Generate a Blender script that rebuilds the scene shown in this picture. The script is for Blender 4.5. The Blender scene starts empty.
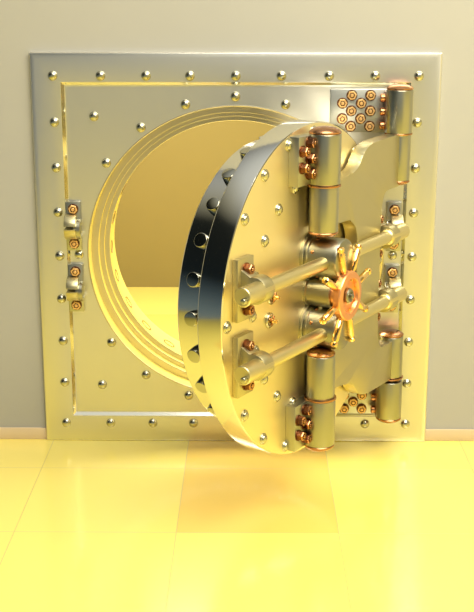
import bpy, bmesh, math, random
from mathutils import Matrix, Vector
random.seed(4)
PI = math.pi
R = math.radians
sc = bpy.context.scene
COL = sc.collection

# ------------------------------------------------------------------ camera
cam_d = bpy.data.cameras.new('camera')
cam = bpy.data.objects.new('camera', cam_d)
COL.objects.link(cam)
cam_d.sensor_fit = 'VERTICAL'
cam_d.sensor_height = 24.0
cam_d.sensor_width = 24.0 * 474 / 612
cam_d.lens = 1183.28 / 612 * 24.0
cam_d.clip_end = 200
YAW, PITCH = -0.0113, 0.2653
cam.location = (0.1112, -8.8269, 3.5189)
cam.rotation_euler = (PI / 2 - PITCH, 0, -YAW)
sc.camera = cam

# ------------------------------------------------------------------ world: soft studio surroundings of the hall
world = bpy.data.worlds.new('world')
sc.world = world
world.use_nodes = True
wt = world.node_tree
wt.nodes.clear()


def nn(t, kind, **kw):
    n = t.nodes.new(kind)
    for k, v in kw.items():
        setattr(n, k, v)
    return n


w_out = nn(wt, 'ShaderNodeOutputWorld')
w_bg = nn(wt, 'ShaderNodeBackground')
w_tc = nn(wt, 'ShaderNodeTexCoord')
w_sep = nn(wt, 'ShaderNodeSeparateXYZ')
wt.links.new(w_tc.outputs['Generated'], w_sep.inputs[0])
# elevation ramp (z -1..1 -> 0..1)
w_mr = nn(wt, 'ShaderNodeMapRange')
w_mr.inputs['From Min'].default_value = -1
w_mr.inputs['From Max'].default_value = 1
wt.links.new(w_sep.outputs['Z'], w_mr.inputs['Value'])


def ramp(t, stops):
    r = nn(t, 'ShaderNodeValToRGB')
    el = r.color_ramp.elements
    while len(el) > 1:
        el.remove(el[-1])
    el[0].position = stops[0][0]
    el[0].color = (*stops[0][1], 1)
    for p, c in stops[1:]:
        e = el.new(p)
        e.color = (*c, 1)
    return r


w_left = ramp(wt, [(0.0, (.30, .27, .12)), (0.34, (.26, .30, .28)), (0.44, (.15, .20, .215)), (0.54, (.06, .085, .10)), (0.62, (.008, .012, .014)),
                   (0.86, (.012, .014, .012)), (0.97, (.75, .70, .50)), (1.0, (.9, .86, .70))])
w_right = ramp(wt, [(0.0, (.9, .72, .2)), (0.42, (1.7, 1.35, .42)), (0.50, (1.5, 1.2, .42)), (0.62, (.50, .42, .20)),
                    (0.86, (.35, .30, .16)), (0.97, (.9, .84, .62)), (1.0, (1.0, .96, .84))])
w_back = ramp(wt, [(0.0, (.50, .42, .15)), (0.40, (.38, .35, .20)), (0.47, (.37, .38, .35)), (0.55, (.36, .40, .42)), (0.66, (.05, .06, .06)), (0.86, (.04, .045, .045)),
                   (0.96, (.75, .76, .74)), (1.0, (.95, .94, .88))])
for r in (w_left, w_right, w_back):
    wt.links.new(w_mr.outputs[0], r.inputs[0])
w_ml = nn(wt, 'ShaderNodeMapRange', interpolation_type='SMOOTHSTEP')
w_ml.inputs['From Min'].default_value = -0.35
w_ml.inputs['From Max'].default_value = -0.65
wt.links.new(w_sep.outputs['X'], w_ml.inputs['Value'])
w_mx = nn(wt, 'ShaderNodeMapRange', interpolation_type='SMOOTHSTEP')
w_mx.inputs['From Min'].default_value = 0.25
w_mx.inputs['From Max'].default_value = 0.6
wt.links.new(w_sep.outputs['X'], w_mx.inputs['Value'])


def mixc(t, fac, a, b):
    m = nn(t, 'ShaderNodeMix', data_type='RGBA')
    for s, v in ((0, fac), (6, a), (7, b)):
        if hasattr(v, 'links'):
            t.links.new(v, m.inputs[s])
        elif s == 0:
            m.inputs[0].default_value = v
        else:
            m.inputs[s].default_value = (*v, 1)
    return m.outputs[2]


w1 = mixc(wt, w_ml.outputs[0], w_back.outputs[0], w_left.outputs[0])
w2 = mixc(wt, w_mx.outputs[0], w1, w_right.outputs[0])
wt.links.new(w2, w_bg.inputs['Color'])
w_bg.inputs['Strength'].default_value = 0.9
wt.links.new(w_bg.outputs[0], w_out.inputs[0])


def area(name, loc, target, size, power, color, size_y=None):
    l = bpy.data.lights.new(name, 'AREA')
    l.energy = power
    l.color = color
    l.size = size
    if size_y:
        l.shape = 'RECTANGLE'
        l.size_y = size_y
    o = bpy.data.objects.new(name, l)
    COL.objects.link(o)
    o.location = loc
    o.rotation_euler = (Vector(target) - Vector(loc)).to_track_quat('-Z', 'Y').to_euler()
    return o


area('ceiling_light', (3.0, -5.6, 8.2), (3.0, -5.0, 0), 7.6, 1620, (1.0, .94, .80), 7.0)
area('vault_room_light', (-0.6, 2.3, 3.75), (-0.6, 2.7, 0), 3.4, 390, (1.0, .95, .80), 2.2)

vs = sc.view_settings
vs.view_transform = 'Standard'
vs.look = 'None'
vs.gamma = 1.0
vs.use_curve_mapping = False
vs.exposure = -0.10


# ------------------------------------------------------------------ materials
def mat(name, color, metallic=0.0, rough=0.5, brushed=0.0, coat=0.0, coat_rough=0.1, mottled=0.0, spec=0.5):
    m = bpy.data.materials.new(name)
    m.use_nodes = True
    t = m.node_tree
    b = t.nodes['Principled BSDF']
    b.inputs['Base Color'].default_value = (*color, 1)
    b.inputs['Metallic'].default_value = metallic
    b.inputs['Roughness'].default_value = rough
    b.inputs['Coat Weight'].default_value = coat
    b.inputs['Coat Roughness'].default_value = coat_rough
    b.inputs['Specular IOR Level'].default_value = spec
    tc = nn(t, 'ShaderNodeTexCoord')
    if brushed:
        mp = nn(t, 'ShaderNodeMapping')
        mp.inputs['Scale'].default_value = (60, 60, 1.2)
        nz = nn(t, 'ShaderNodeTexNoise')
        nz.inputs['Scale'].default_value = 1.5
        nz.inputs['Detail'].default_value = 2
        t.links.new(tc.outputs['Object'], mp.inputs[0])
        t.links.new(mp.outputs[0], nz.inputs[0])
        mr = nn(t, 'ShaderNodeMapRange')
        mr.inputs['To Min'].default_value = rough - brushed
        mr.inputs['To Max'].default_value = rough + brushed
        t.links.new(nz.outputs[0], mr.inputs[0])
        t.links.new(mr.outputs[0], b.inputs['Roughness'])
    if mottled:
        nz = nn(t, 'ShaderNodeTexNoise')
        nz.inputs['Scale'].default_value = 3.0
        nz.inputs['Detail'].default_value = 3
        t.links.new(tc.outputs['Object'], nz.inputs[0])
        c2 = tuple(min(1, v * (1 + mottled)) for v in color)
        c1 = tuple(v * (1 - mottled) for v in color)
        t.links.new(mixc(t, nz.outputs[0], c1, c2), b.inputs['Base Color'])
    return m


STEEL = mat('brushed_steel', (.50, .49, .39), 1, .36, .015)
FRAME = mat('satin_frame_steel', (.83, .81, .73), 1, .35, .03)
TRIMS = mat('polished_trim_steel', (.92, .88, .70), 1, .12)
RING = mat('satin_step_steel', (.68, .62, .46), 1, .36)
HUB = mat('dark_housing_steel', (.36, .345, .25), 1, .34, .02)
BAR = mat('satin_bar_steel', (.78, .68, .36), 1, .38, .02)
HPLATE = mat('grey_hinge_plate_steel', (.62, .62, .55), 1, .38, .015)
BOLT = mat('locking_bolt_steel', (.46, .45, .36), 1, .14)
DOORFACE = mat('satin_door_steel', (.94, .82, .50), 1, .42, .03)
RIM = mat('polished_rim_steel', (.78, .76, .66), 1, .12, .02)
ARM = mat('satin_arm_steel', (.59, .53, .31), 1, .40, .02)
BARREL = mat('polished_barrel_steel', (.43, .42, .32), 1, .30, .02)
CHROME = mat('rivet_steel', (.56, .54, .40), 1, .26)
COPPER = mat('copper', (.50, .25, .12), 1, .26)
COPPERLT = mat('bright_copper', (.96, .44, .18), .85, .30)
GOLD = mat('polished_gold', (1.0, .66, .25), 1, .12)
NUT = mat('copper_nut', (.56, .27, .12), 1, .25)
NUTLT = mat('bright_copper_nut', (.95, .58, .23), .6, .35)
NUTDK = mat('dark_copper', (.22, .09, .04), 1, .35)
WALL = mat('beige_wall_paint', (.455, .445, .40), 0, .75, mottled=.02, spec=.2)
BASE = mat('tan_skirting', (.74, .58, .36), 0, .6, mottled=.03)
VWALL = mat('ochre_vault_wall', (.27, .21, .066), 0, .7, mottled=.02, spec=.2)
TILE_A = mat('yellow_tile', (1.0, .84, .19), 0, .22, coat=1.0, coat_rough=.13)
TILE_B = mat('amber_tile', (.98, .70, .15), 0, .22, coat=1.0, coat_rough=.13)
for _m in (TILE_A, TILE_B):
    _m.node_tree.nodes['Principled BSDF'].inputs['Coat IOR'].default_value = 1.6
STEPGLOW = mat('painted_step_glow', (1.0, .84, .20), 0, .4)  # yellow light on the metal step walls, put into their base colour
GROUT = mat('tile_joint', (.46, .39, .14), 0, .6)
DARK = mat('socket_dark', (.30, .17, .07), .6, .4)


# ------------------------------------------------------------------ mesh helpers
def mesh_of(bm, name, ang=32, smooth=True):
    bmesh.ops.recalc_face_normals(bm, faces=bm.faces)
    me = bpy.data.meshes.new(name)
    bm.to_mesh(me)
    bm.free()
    if smooth:
        for p in me.polygons:
            p.use_smooth = True
        me.set_sharp_from_angle(angle=R(ang))
    return me


def put(name, me, material=None, parent=None, loc=(0, 0, 0), rot=(0, 0, 0), label=None):
    if material is not None and not me.materials:
        me.materials.append(material)
    o = bpy.data.objects.new(name, me)
    COL.objects.link(o)
    o.parent = parent
    o.location = loc
    o.rotation_euler = rot
    if label:
        o['label'] = label
    return o


def empty(name, label, cat, loc, rz=0):
    o = bpy.data.objects.new(name, None)
    o.empty_display_size = .2
    COL.objects.link(o)
    o.location = loc
    o.rotation_euler = (0, 0, rz)
    o['label'] = label
    o['category'] = cat
    o['kind'] = 'thing'
    return o


def structure(o):
    o['kind'] = 'structure'
    return o


def add_box(bm, x0, x1, y0, y1, z0, z1, bev=0.0, seg=2):
    r = bmesh.ops.create_cube(bm, size=1)
    vs_ = r['verts']
    for v in vs_:
        v.co = Vector(((x0 + x1) / 2 + v.co.x * (x1 - x0), (y0 + y1) / 2 + v.co.y * (y1 - y0), (z0 + z1) / 2 + v.co.z * (z1 - z0)))
    if bev:
        es = list({e for v in vs_ for e in v.link_edges})
        bmesh.ops.bevel(bm, geom=es, offset=bev, segments=seg, affect='EDGES', profile=.5)


def box(name, *a, **k):
    bm = bmesh.new()
    add_box(bm, *a, **k)
    return mesh_of(bm, name)


def add_lathe(bm, prof, segs=48, M=None, closed=False):
    """prof: (radius, height) along local z; M places it"""
    M = M or Matrix()
    rings = []
    for r, z in prof:
        if r < 1e-6:
            rings.append([bm.verts.new(M @ Vector((0, 0, z)))])
        else:
            rings.append([bm.verts.new(M @ Vector((r * math.cos(2 * PI * i / segs), r * math.sin(2 * PI * i / segs), z))) for i in range(segs)])
    pairs = list(zip(rings, rings[1:]))
    if closed:
        pairs.append((rings[-1], rings[0]))
    for a, b in pairs:
        for i in range(segs):
            j = (i + 1) % segs
            if len(a) == 1 and len(b) == 1:
                continue
            if len(a) == 1:
                bm.faces.new((a[0], b[i], b[j]))
            elif len(b) == 1:
                bm.faces.new((a[i], b[0], a[j]))
            else:
                bm.faces.new((a[i], b[i], b[j], a[j]))


OUT = Matrix.Rotation(R(90), 4, 'X')          # local z -> -y (towards the viewer of a face)
ALX = Matrix.Rotation(R(90), 4, 'Y')          # local z -> +x


def lathe(name, prof, segs=48, M=None, closed=False, ang=32):
    bm = bmesh.new()
    add_lathe(bm, prof, segs, M, closed)
    return mesh_of(bm, name, ang)


def cyl_prof(r, z0, z1, b=.004, n=3, r0=0.0):
    """solid cylinder with rounded rims"""
    p = [(r0, z0)] if r0 else [(0, z0)]
    for i in range(n + 1):
        a = PI / 2 * i / n
        p.append((r - b + b * math.sin(a), z0 + b - b * math.cos(a)))
    for i in range(n + 1):
        a = PI / 2 * i / n
        p.append((r - b + b * math.cos(a), z1 - b + b * math.sin(a)))
    p.append((0, z1))
    return p


def add_prism(bm, pts, y0, y1, bev=0.0, seg=2):
    """outline pts (x, z) extruded from y0 to y1"""
    vs_ = [bm.verts.new((x, y0, z)) for x, z in pts]
    f = bm.faces.new(vs_)
    r = bmesh.ops.extrude_face_region(bm, geom=[f])
    nv = [e for e in r['geom'] if isinstance(e, bmesh.types.BMVert)]
    for v in nv:
        v.co.y = y1
    if bev:
        nf = [e for e in r['geom'] if isinstance(e, bmesh.types.BMFace)]
        es = list({e for ff in [f] + nf if ff.is_valid for e in ff.edges})
        bmesh.ops.bevel(bm, geom=es, offset=bev, segments=seg, affect='EDGES', profile=.5)


def spline(pts, n=8):
    out = []
    for i in range(len(pts) - 1):
        p0 = pts[max(i - 1, 0)]
        p1, p2 = pts[i], pts[i + 1]
        p3 = pts[min(i + 2, len(pts) - 1)]
        for k in range(n):
            t = k / n
            out.append(tuple(.5 * (2 * b + (c - a) * t + (2 * a - 5 * b + 4 * c - d) * t * t + (3 * b - a - 3 * c + d) * t ** 3)
                             for a, b, c, d in zip(p0, p1, p2, p3)))
    out.append(pts[-1])
    return out


# ------------------------------------------------------------------ setting
T = 1.0806
TX, TY = -0.3746, -0.5468
WX0, WX1 = -5.2, 4.6
WY = 0.05                       # face of the hall wall
VB = 4.98                       # back of the vault room


def floor_mesh():
    bm = bmesh.new()
    g = .002
    amber = {(0, 0), (0, 1), (-1, -3), (0, -3), (2, 3), (0, 4), (-2, 4), (-2, -2)}
    i0, i1 = int((WX0 - TX) // T) - 1, int((WX1 - TX) // T) + 1
    for i in range(i0, i1 + 1):
        for j in range(-5, 12):
            x0, x1 = TX + i * T, TX + (i + 1) * T
            y1 = TY - (j - 1) * T
            y0 = y1 - T
            for (a, b, c_, d, mi) in ((x0 + g, x1 - g, y0 + g, y1 - g, 1 if (i, j) in amber else 0),):
                v = [bm.verts.new((p, q, 0)) for p, q in ((a, c_), (b, c_), (b, d), (a, d))]
                f = bm.faces.new(v)
                f.material_index = mi
            for (a, b, c_, d) in ((x0 - g, x0 + g, y0 - g, y1 - g), (x0 + g, x1 - g, y0 - g, y0 + g)):
                v = [bm.verts.new((p, q, 0)) for p, q in ((a, c_), (b, c_), (b, d), (a, d))]
                f = bm.faces.new(v)
                f.material_index = 2
    me = mesh_of(bm, 'floor', smooth=False)
    for m in (TILE_A, TILE_B, GROUT):
        me.materials.append(m)
    return me


structure(put('floor', floor_mesh()))


def holed_wall(name, x0, x1, z0, z1, r, cz, y0, y1, segs=96):
    """flat wall with a round opening, front at y0 and back at y1"""
    bm = bmesh.new()

    def rim(a):
        dx, dz = math.cos(a), math.sin(a)
        t = 1e9
        if dx > 1e-9: t = min(t, x1 / dx)
        if dx < -1e-9: t = min(t, x0 / dx)
        if dz > 1e-9: t = min(t, (z1 - cz) / dz)
        if dz < -1e-9: t = min(t, (z0 - cz) / dz)
        return (dx * t, cz + dz * t)
    angs = [2 * PI * i / segs for i in range(segs)]
    for cx_, cz_ in ((x0, z0), (x1, z0), (x0, z1), (x1, z1)):
        angs.append(math.atan2(cz_ - cz, cx_) % (2 * PI))
    angs = sorted(set(round(a, 6) for a in angs))
    n = len(angs)
    layers = []
    for y in (y0, y1):
        layers.append(([bm.verts.new((r * math.cos(a), y, cz + r * math.sin(a))) for a in angs],
                       [bm.verts.new((rim(a)[0], y, rim(a)[1])) for a in angs]))
    for i in range(n):
        j = (i + 1) % n
        (ai, ao), (bi, bo) = layers
        bm.faces.new((ai[i], ao[i], ao[j], ai[j]))
        bm.faces.new((bi[i], bi[j], bo[j], bo[i]))
        bm.faces.new((ai[i], ai[j], bi[j], bi[i]))
        bm.faces.new((ao[i], bo[i], bo[j], ao[j]))
    return bm


CZ = 1.519
bm = holed_wall('wall_front', WX0, WX1, 0, 4.6, 1.2, CZ, WY, .60)
structure(put('wall_front', mesh_of(bm, 'wall_front', smooth=False), WALL))
for nm, a, b in (('baseboard_left', WX0, -1.502), ('baseboard_right', 1.502, WX1)):
    bm = bmesh.new()
    add_box(bm, a, b, WY - .02, WY, 0, .095, .004)
    structure(put(nm, mesh_of(bm, nm), BASE))
# the room behind the round opening
VX = 2.6
bm = holed_wall('wall_lining', -VX, VX, 0, 3.9, 1.2, CZ, .602, .64)
structure(put('wall_vault_front', mesh_of(bm, 'wall_vault_front', smooth=False), VWALL))
structure(put('wall_vault_back', box('wall_vault_back', -VX - .1, VX + .1, VB, VB + .1, 0, 3.9), VWALL))
structure(put('wall_vault_left', box('wall_vault_left', -VX - .1, -VX, .64, VB, 0, 3.9), VWALL))
structure(put('wall_vault_right', box('wall_vault_right', VX, VX + .1, .64, VB, 0, 3.9), VWALL))
structure(put('ceiling', box('ceiling', -VX - .1, VX + .1, .64, VB + .1, 3.9, 4.0), VWALL))

# ------------------------------------------------------------------ shared small meshes
rivet_me = lathe('rivet', [(.036, 0), (.036, .004), (.033, .011), (.028, .018), (.020, .0235), (.010, .0265), (0, .0275)], 24, OUT, ang=60)
rivet_me.materials.append(CHROME)
face_rivet_me = lathe('face_rivet', [(.039, 0), (.039, .006), (.034, .010), (.030, .009), (.028, .016), (.020, .022), (.010, .025), (0, .026)], 24, OUT, ang=60)
face_rivet_me.materials.append(CHROME)


def nut_mesh(name, r, hgt, m=None):
    bm = bmesh.new()
    M = OUT
    add_lathe(bm, [(r * 1.12, 0), (r * 1.12, .008), (r * .6, .008)], 24, M)           # washer
    # hexagonal body with chamfered crown and a sunk threaded end
    prof = [(r, .006), (r, hgt - .006), (r * .88, hgt), (r * .60, hgt)]
    add_lathe(bm, prof, 6, M)
    me0 = None
    add_lathe(bm, [(r * .61, hgt - .001), (r * .58, hgt - .012), (r * .38, hgt - .012), (r * .36, hgt + .002), (r * .28, hgt + .005), (0, hgt + .005)], 16, M)
    me0 = mesh_of(bm, name)
    me0.materials.append(m or NUT)
    me0.materials.append(NUTDK)
    for p in me0.polygons:
        c = p.center
        rr = math.hypot(c.x, c.z)
        if r * .365 < rr < r * .62 and hgt - .013 < -c.y < hgt - .0005:
            p.material_index = 1
        if -c.y < hgt - .008 and rr > r * .75:
            p.material_index = 1
    return me0


nut_me = nut_mesh('nut', .036, .032, NUTLT)
nut_tall_me = nut_mesh('tall_nut', .034, .048)


# ------------------------------------------------------------------ vault frame
frame = empty('vault_frame', 'square riveted steel vault frame set in the beige wall around the round opening', 'vault frame', (0, 0, 0))


def square_ring(stops, cx, cz, segs_hole=None):
    """concentric square loops: (half size, y)"""
    bm = bmesh.new()
    loops = []
    for hs, hz0, hz1, y in stops:
        loops.append([bm.verts.new(p) for p in ((-hs, y, hz0), (hs, y, hz0), (hs, y, hz1), (-hs, y, hz1))])
    for a, b in zip(loops, loops[1:]):
        for i in range(4):
            j = (i + 1) % 4
            bm.faces.new((a[i], b[i], b[j], a[j]))
    return bm


FT = 3.032
st = []
for ins, y in ((0, WY + .01), (0, .018), (.004, .011), (.012, .008), (.04, .0045), (.07, .0015), (.10, 0), (.212, 0), (.216, .001), (.238, .026), (.242, .027), (.27, .027)):
    st.append((1.512 - ins * (1.03 if ins > .1 else 1), 0 + ins, FT + .008 - ins, y))
bm = square_ring(st, 0, 0)
me = mesh_of(bm, 'border', 25)
me.materials.append(FRAME)
me.materials.append(TRIMS)
for q in me.polygons:
    if .3 < abs(q.normal.y) < .95 and q.center.y > 0 and max(abs(q.center.x), abs(q.center.z - FT / 2)) < 1.30:
        q.material_index = 1
put('border', me, None, frame)
bm = holed_wall('panel', -1.258, 1.258, .242, FT - .242, 1.135, CZ, .0262, .05, 128)
put('panel', mesh_of(bm, 'panel', smooth=False), FRAME, frame)
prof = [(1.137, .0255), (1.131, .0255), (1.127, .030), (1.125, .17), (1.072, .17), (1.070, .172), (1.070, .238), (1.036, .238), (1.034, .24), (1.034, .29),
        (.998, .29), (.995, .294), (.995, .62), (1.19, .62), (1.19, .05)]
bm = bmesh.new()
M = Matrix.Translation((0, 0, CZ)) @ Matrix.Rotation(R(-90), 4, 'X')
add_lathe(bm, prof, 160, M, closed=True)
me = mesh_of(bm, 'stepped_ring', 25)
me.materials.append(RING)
me.materials.append(STEPGLOW)
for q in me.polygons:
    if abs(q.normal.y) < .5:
        q.material_index = 1  # step and bore walls get the painted-in yellow glow
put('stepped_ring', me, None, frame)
# lock sockets round the bore
sock_me = lathe('bolt_socket', [(.052, 0), (.052, .002), (.044, .002), (.042, -.004), (0, -.004)], 24)
sock_me.materials.append(DARK)
for k in range(26):
    a = R(180 + (k + .0) * 360 / 26 + 15)
    o = put('bolt_socket', sock_me, None, frame, (.993 * math.cos(a), .41, CZ + .993 * math.sin(a)))
    o.rotation_euler = Vector((-math.cos(a), 0, -math.sin(a))).to_track_quat('Z', 'Y').to_euler()
RZ = [.155 + i * .3395 for i in range(9)]
RX = [-1.345, -.992, -.657, -.334, .003, .338, .689, 1.026, 1.346]
for i, x in enumerate(RX):
    for j, z in enumerate(RZ):
        if i in (0, 8) or j in (0, 8):
            put('rivet', rivet_me, None, frame, (x, 0, z))
for k in range(20):
    a = R(k * 18)
    if abs(math.cos(a)) > .93 and abs(math.sin(a)) > .1:
        continue
    put('rivet', rivet_me, None, frame, (1.2 * math.cos(a), .026, CZ + 1.2 * math.sin(a)))
for sx in (-1, 1):
    for sz in (-1, 1):
        if sx < 0:
            put('rivet', rivet_me, None, frame, (1.053 * sx, .026, CZ + 1.053 * sz))


def arc_pts(cx, cz, r, a0, a1, n):
    return [(cx + r * math.cos(R(a0 + (a1 - a0) * i / n)), cz + r * math.sin(R(a0 + (a1 - a0) * i / n))) for i in range(n + 1)]


def cradle_bracket(parent, x, y, z, mirror=1):
    """clamp half bolted to the frame: block with half-round seat"""
    w, hh, t = .112, .188, .035
    pl = put('bar_bracket', box('bar_bracket', -w / 2, w / 2, -t, 0, -hh, hh, bev=.004), STEEL, parent, (x, y, z))
    bm = bmesh.new()
    # outer shell: arch from flange to flange
    cy, ro, ri = -.045, .098, .062
    arc = [(cy - ro * math.sin(R(a)), -ro * math.cos(R(a))) for a in range(0, 181, 10)]
    lowhalf = [(-t + .002, -ro)] + [q for q in arc if q[1] < -.012] + [(cy - ro, -.006), (-t + .002, -.006)]
    uphalf = [(-t + .002, .016), (cy - ro + .004, .016)] + [q for q in arc if q[1] > .02] + [(-t + .002, ro)]
    for half_ in (lowhalf, uphalf):
        vs_ = [bm.verts.new((-w / 2 - .006 if mirror > 0 else -w / 2 + .03, yy, zz)) for yy, zz in half_]
        f = bm.faces.new(vs_)
        r = bmesh.ops.extrude_face_region(bm, geom=[f])
        for v in r['geom']:
            if isinstance(v, bmesh.types.BMVert):
                v.co.x = w / 2 - .03 if mirror > 0 else w / 2 + .006
    es = [e for e in bm.edges if e.calc_face_angle(0) > R(50)]
    bmesh.ops.bevel(bm, geom=es, offset=.003, segments=2, affect='EDGES', profile=.5)
    put('clamp_saddle', mesh_of(bm, 'clamp_saddle', 25), ARM, pl)
    s = put('clamp_socket', lathe('clamp_socket', [(.048, -.02), (.075, -.02), (.078, -.016), (.078, .032), (.074, .036), (.056, .036), (.052, .030), (.052, -.02)], 32, ALX), BARREL, pl,
            (mirror * (w / 2 - .034), cy, -.02), (0, 0, 0 if mirror > 0 else PI))
    for dz in (-.133, .133):
        put('nut', nut_me, None, pl, (0, -t, dz), (0, R(12), 0))
    return pl


for z in (CZ + .228, CZ - .257):
    cradle_bracket(frame, -1.228, .026, z + .0, 1)
    cradle_bracket(frame, 1.20, .026, z + .0, -1)

# frame hinge brackets with their barrels
PX, PY = 1.195, -.12


def barrel_mesh(name, r, z0, z1):
    return lathe(name, cyl_prof(r, z0, z1, .006), 56)


def cap_mesh(name, r, z0, dome, sgn):
    """copper washer and low dome"""
    p = [(0, z0), (r, z0), (r + .004, z0 + sgn * .005), (r + .004, z0 + sgn * .013)]
    for i in range(1, 7):
        a = PI / 2 * i / 6
        p.append(((r) * math.cos(a), z0 + sgn * (.013 + dome * math.sin(a))))
    return lathe(name, p, 48)


knuckle_bolt_me = lathe('knuckle_bolt', [(0, -.034), (.024, -.034), (.030, -.028), (.030, 0), (0, 0)], 20, ALX)
knuckle_bolt_me.materials.append(NUT)
HINGE_NUTS = [(.862, .0), (1.000, .0), (.794, .058), (.932, .058), (.860, .114), (1.0, .114), (.794, .171), (.930, .171), (.858, .227), (.998, .227)]
for sg in (1, -1):
    zc = CZ + sg * 1.10 - (0 if sg > 0 else .02)
    pl = put('hinge_bracket', box('hinge_bracket', .700 - 1.195, .005, -.03, 0, -.158, .158, bev=.005), HPLATE, frame, (PX, .026 + 0, zc))
    # knuckle web between plate and barrel
    put('knuckle', box('knuckle', -.10, .0, -.14, -.02, -.145, .145, bev=.006), NUTDK, pl)
    for dz in (-.10, 0, .10):
        put('knuckle_bolt', knuckle_bolt_me, None, pl, (-.10, -.085, dz))
    ze = .165 if sg > 0 else -.135
    put('barrel', barrel_mesh('barrel', .098, -.165 if sg > 0 else -.135, .165), BARREL, pl, (0, PY - .026, 0))
    put('barrel_cap', cap_mesh('barrel_cap', .094, ze, .028, sg), COPPER, pl, (0, PY - .026, 0), label='low domed copper cap')
    for (x, d) in HINGE_NUTS:
        z = .1135 - d
        put('nut', nut_me, None, pl, (x - PX - .005, -.03, z * sg - (0 if sg > 0 else 0)), (0, R(random.uniform(-20, 20)), 0))

# ------------------------------------------------------------------ vault door
A = PI / 2 - 0.541
DC = Vector((.520, -1.115, 1.536))
hv = Vector((math.cos(A), math.sin(A), 0))
nv = Vector((math.sin(A), -math.cos(A), 0))
door = empty('vault_door', 'huge round steel vault door standing ajar, riveted face with gold spoked wheel', 'vault door', (DC.x, DC.y, DC.z - 1.123), A)
HZ = 1.123                      # door centre above its root

bm = bmesh.new()
MF = Matrix.Translation((0, 0, HZ)) @ OUT          # local z of the lathe = out of the face
p = [(0, 0), (1.108, 0), (1.115, -.001), (1.121, -.005), (1.123, -.012), (1.123, -.166), (1.120, -.171), (1.0, -.171)]
add_lathe(bm, p, 192, MF)
me = mesh_of(bm, 'face_plate', 25)
me.materials.append(DOORFACE)
me.materials.append(RIM)
for q in me.polygons:
    c = q.center
    if math.hypot(c.x, c.z - HZ) > 1.1145:
        q.material_index = 1
put('face_plate', me, None, door)
p = [(.99, -.165), (.990, -.176), (.984, -.180), (.984, -.405), (.978, -.413), (.93, -.413), (.92, -.405), (.2, -.405), (0, -.405)]
put('door_body', lathe('door_body', p, 192, MF, ang=25), RIM, door)
bolt_me = lathe('locking_bolt', cyl_prof(.047, -.03, .046, .006), 32)
bolt_me.materials.append(BOLT)
for k in range(26):
    a = R(180 + k * 360 / 26)
    o = put('locking_bolt', bolt_me, None, door, (.984 * math.cos(a), .285, HZ + .984 * math.sin(a)))
    o.rotation_euler = Vector((math.cos(a), 0, math.sin(a))).to_track_quat('Z', 'Y').to_euler()
for k in range(20):
    a = R(k * 18)
    for r in (1.062, .766):
        x, z = r * math.cos(a), r * math.sin(a)
        # leave out those under the bar brackets and hinge plates
        if .78 < abs(x) < 1.06 and .03 < abs(z) < .45 and r > 1:
            continue
        put('rivet', face_rivet_me, None, door, (x, 0, HZ + z))

# hinge brackets on the door
PH, PO = -.085, .13
for sg in (1, -1):
    zc = HZ + (.905 if sg > 0 else -.88)
    pl = put('hinge_bracket', box('hinge_bracket', -.245, .245, -.075, 0, -.158, .158, bev=.004), STEEL, door, (PH, 0, zc))
    put('barrel', barrel_mesh('barrel', .105, -.162, .162), BARREL, pl, (0, -PO, 0))
    put('barrel_cap', cap_mesh('barrel_cap', .100, .162 * sg, .034, sg), COPPER, pl, (0, -PO, 0), label='low domed copper cap')
    put('barrel_washer', lathe('barrel_washer', [(.05, -.007), (.109, -.007), (.111, 0), (.109, .007), (.05, .007)], 48), COPPER, pl, (0, -PO, -sg * .169), label='thin copper ring')
    for side in (-1, 1):
        for xx, zz in ((.118, .115), (.205, .066), (.118, .012), (.205, -.040), (.118, -.086)):
            put('nut', nut_tall_me, None, pl, (side * xx, -.075, zz if sg > 0 else zz - .01), (0, R(random.uniform(-25, 25)), 0))

# pressure bar brackets and bars
for zb in (.225, -.255):
    for sx in (-1, 1):
        xb = -.905 if sx < 0 else .925
        pl = put('bar_bracket', box('bar_bracket', -.092, .092, -.038, 0, -.195, .195, bev=.004), ARM, door, (xb, 0, HZ + zb - .015))
        bm = bmesh.new()
        ro, ri, cy = .108, .0, -.13
        outer = [(-.036, -.118)] + [(-.036 - .06 * t, -.118 + .012 * t) for t in (.5,)] + \
                [(cy - .084 * math.sin(R(a)), -.084 * math.cos(R(a))) for a in range(-20, 201, 11)] + [(-.036, .118)]
        vs_ = [bm.verts.new((-.055, y, z)) for y, z in outer]
        f = bm.faces.new(vs_)
        r = bmesh.ops.extrude_face_region(bm, geom=[f])
        for v in r['geom']:
            if isinstance(v, bmesh.types.BMVert):
                v.co.x = .050
        es = [e for e in bm.edges if e.calc_face_angle(0) > R(50)]
        bmesh.ops.bevel(bm, geom=es, offset=.004, segments=2, affect='EDGES', profile=.5)
        sd = put('clamp_saddle', mesh_of(bm, 'clamp_saddle', 25), ARM, pl, (0, 0, .01), (0, 0, 0))
        if sx > 0:
            sd.scale = (-1, 1, 1)
        for dz in (-.127, .127):
            put('nut', nut_tall_me, None, pl, (0.0, -.038, dz), (0, R(15), 0))
    L = 1.14
    bar = put('pressure_bar', lathe('pressure_bar', [(0, -L + .01), (.046, -L + .01), (.046, L - .01), (0, L - .01)], 32, ALX), BAR, door, (0, -.155, HZ + zb))
    for sx in (-1, 1):
        sl = put('bar_sleeve', lathe('bar_sleeve', [(.0, L), (.054, L), (.059, L - .005), (.059, .86), (.054, .85), (.046, .845), (.0, .845)], 36, ALX), BAR, bar,
                 (0, 0, 0), (0, 0, 0 if sx > 0 else PI))
pin_me = lathe('bar_pin', cyl_prof(.018, -.01, .036, .005), 16, ALX)
pin_me.materials.append(CHROME)
for zb in (.225, -.255):
    for sx in (-1, 1):
        put('bar_pin', pin_me, None, door, (sx * 1.14, -.180, HZ + zb - .015), (0, 0, 0 if sx > 0 else PI))

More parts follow.
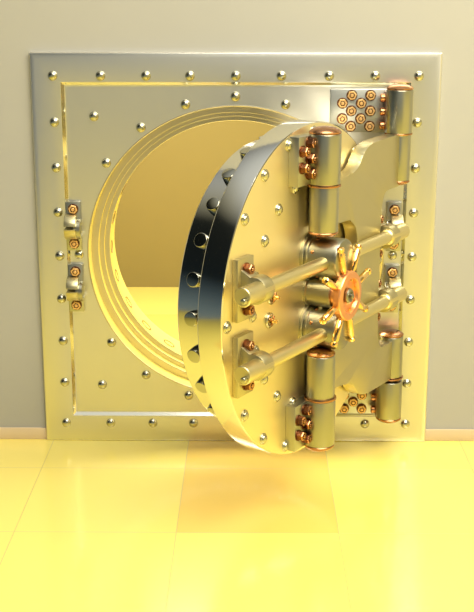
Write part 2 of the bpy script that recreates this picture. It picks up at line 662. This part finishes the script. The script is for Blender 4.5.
# gear housings where the bars cross, with the wheel shaft between them
for zb in (.24, -.24):
    hb = put('gear_housing', lathe('gear_housing', [(0, 0), (.168, 0), (.168, .018), (.162, .024), (.150, .024), (.150, .04), (.144, .046), (.140, .046), (.138, .052), (.138, .236),
                                                    (.132, .248), (.118, .254), (0, .256)], 64, OUT), HUB, door, (0, 0, HZ + zb))
    sm = lathe('screw', [(.012, 0), (.012, .006), (.006, .009), (0, .009)], 12)
    sm.materials.append(NUT)
    for a in range(8):
        an = R(a * 45 + 22)
        o = put('screw', sm, None, hb, (.137 * math.cos(an), -.075, .137 * math.sin(an)))
        o.rotation_euler = Vector((math.cos(an), 0, math.sin(an))).to_track_quat('Z', 'Y').to_euler()
put('shaft_housing', lathe('shaft_housing', [(0, 0), (.115, 0), (.115, .012), (.103, .02), (.103, .185), (.099, .19), (0, .19)], 48, OUT), HUB, door, (0, 0, HZ))
for x in (-.03, .02):
    put('tie_rod', lathe('tie_rod', [(0, -.24), (.017, -.24), (.017, .24), (0, .24)], 20), STEEL, door, (x, -.095, HZ))

wheel = put('hand_wheel', lathe('hand_wheel', [(0, .185), (.080, .185), (.084, .19), (.084, .238), (.10, .246), (.158, .246), (.166, .252), (.166, .292), (.160, .300),
                                              (.122, .304), (.116, .300), (.108, .276), (.064, .270), (.056, .272), (0, .272)], 72, OUT), COPPERLT, door, (0, 0, HZ), label='orange copper wheel disc with dished centre')
put('wheel_boss', lathe('wheel_boss', [(0, .280), (.052, .280), (.052, .292), (.044, .300), (.030, .300), (.028, .294), (.018, .294), (.018, .314), (.010, .320), (0, .320)], 32, OUT), HUB, wheel, label='chrome centre boss')
spoke_me = lathe('spoke', [(0, .10), (.021, .10), (.021, .15), (.0165, .165), (.0165, .17), (.0245, .19), (.0245, .305), (.0185, .315), (.0175, .322), (.0245, .330), (.0255, .340), (.023, .350), (.013, .356), (0, .356)], 24, ALX)
spoke_me.materials.append(GOLD)
for k in range(8):
    put('spoke', spoke_me, None, wheel, (0, -.266, 0), (0, -R(16.5 + 45 * k), 0), label='polished gold spoke with collared tip')

# two small valve fittings left of the housings
for x, z in ((-.54, .075), (-.56, -.075)):
    v = put('key_fitting', lathe('key_fitting', [(0, 0), (.05, 0), (.05, .012), (.044, .018), (.034, .018), (.032, .010), (0, .010)], 28, OUT), CHROME, door, (x, 0, HZ + z))
    put('key_stem', lathe('key_stem', [(0, .01), (.016, .01), (.016, .036), (.011, .040), (.011, .060), (0, .062)], 16, OUT), GOLD, v)
    bm = bmesh.new()
    add_box(bm, -.034, .034, -.034, -.022, -.008, .008, .003)
    add_box(bm, -.008, .008, -.034, -.022, -.034, .034, .003)
    put('key_cross', mesh_of(bm, 'key_cross'), NUT, v, (0, 0, 0), (0, R(30), 0))

# ------------------------------------------------------------------ crane hinge arm between frame and door
fp = Vector((PX, PY, 0))
rel = fp - Vector((DC.x, DC.y, 0))
fh, fo = rel.dot(hv), rel.dot(nv)
AZ = .53
arm = empty('crane_hinge', 'tall olive steel crane hinge plate linking the round door to the frame', 'hinge', (PX, PY, AZ), A)
ZA = DC.z - AZ
half = [(.07, .925)]
top = [(1.14, .935), (.95, .932), (.77, .926), (.68, .920), (.59, .898), (.52, .85), (.47, .795), (.41, .762), (.33, .746), (.18, .728), (-.06, .722)]
topc = [top[0]] + spline(top[1:], 6)
inner = [(-.06, .440), (.30, .436), (.37, .415), (.43, .37), (.462, .30), (.470, .22)]
innc = spline(inner, 5)
right = [(.845, 0), (.848, .38), (.862, .46), (.895, .525), (.95, .55), (1.14, .555)]
rc = [right[0]] + spline(right[1:], 5)
poly = topc + innc + [(.47, 0)] + [(x, -z) for x, z in reversed(innc)] + [(x, -z) for x, z in reversed(topc)]
poly += [(x, -z - .08 * min(1, max(0, (z - .3) / .2))) for x, z in reversed(rc)] + rc[1:]
poly = [(x - fh, z + ZA) for x, z in poly]
bm = bmesh.new()
add_prism(bm, poly, fo - .015, fo - .112, .003)
put('hinge_plate', mesh_of(bm, 'hinge_plate', 30), ARM, arm)
for sg in (1, -1):
    # barrels on the door side
    b1 = put('barrel', lathe('barrel', cyl_prof(.097, -.160, .160, .006), 56), BARREL, arm, (PH - fh, -(PO - fo), ZA + (.594 if sg > 0 else -.567)))
    put('barrel_cap', cap_mesh('barrel_cap', .093, -sg * .160, .028, -sg), COPPER, b1, label='low domed copper cap')
    # barrels on the frame side
    b2 = put('barrel', lathe('barrel', cyl_prof(.093, *((-.155, .18) if sg > 0 else (-.19, .135)), .006), 56), BARREL, arm, (0, 0, ZA + sg * .745))
    put('barrel_cap', cap_mesh('barrel_cap', .090, -.155 if sg > 0 else .135, .026, -sg), COPPER, b2, label='low domed copper cap')
    put('barrel_washer', lathe('barrel_washer', [(.05, -.006), (.101, -.006), (.103, 0), (.101, .006), (.05, .006)], 48), COPPER, b2, (0, 0, .186 if sg > 0 else -.197), label='thin copper ring')
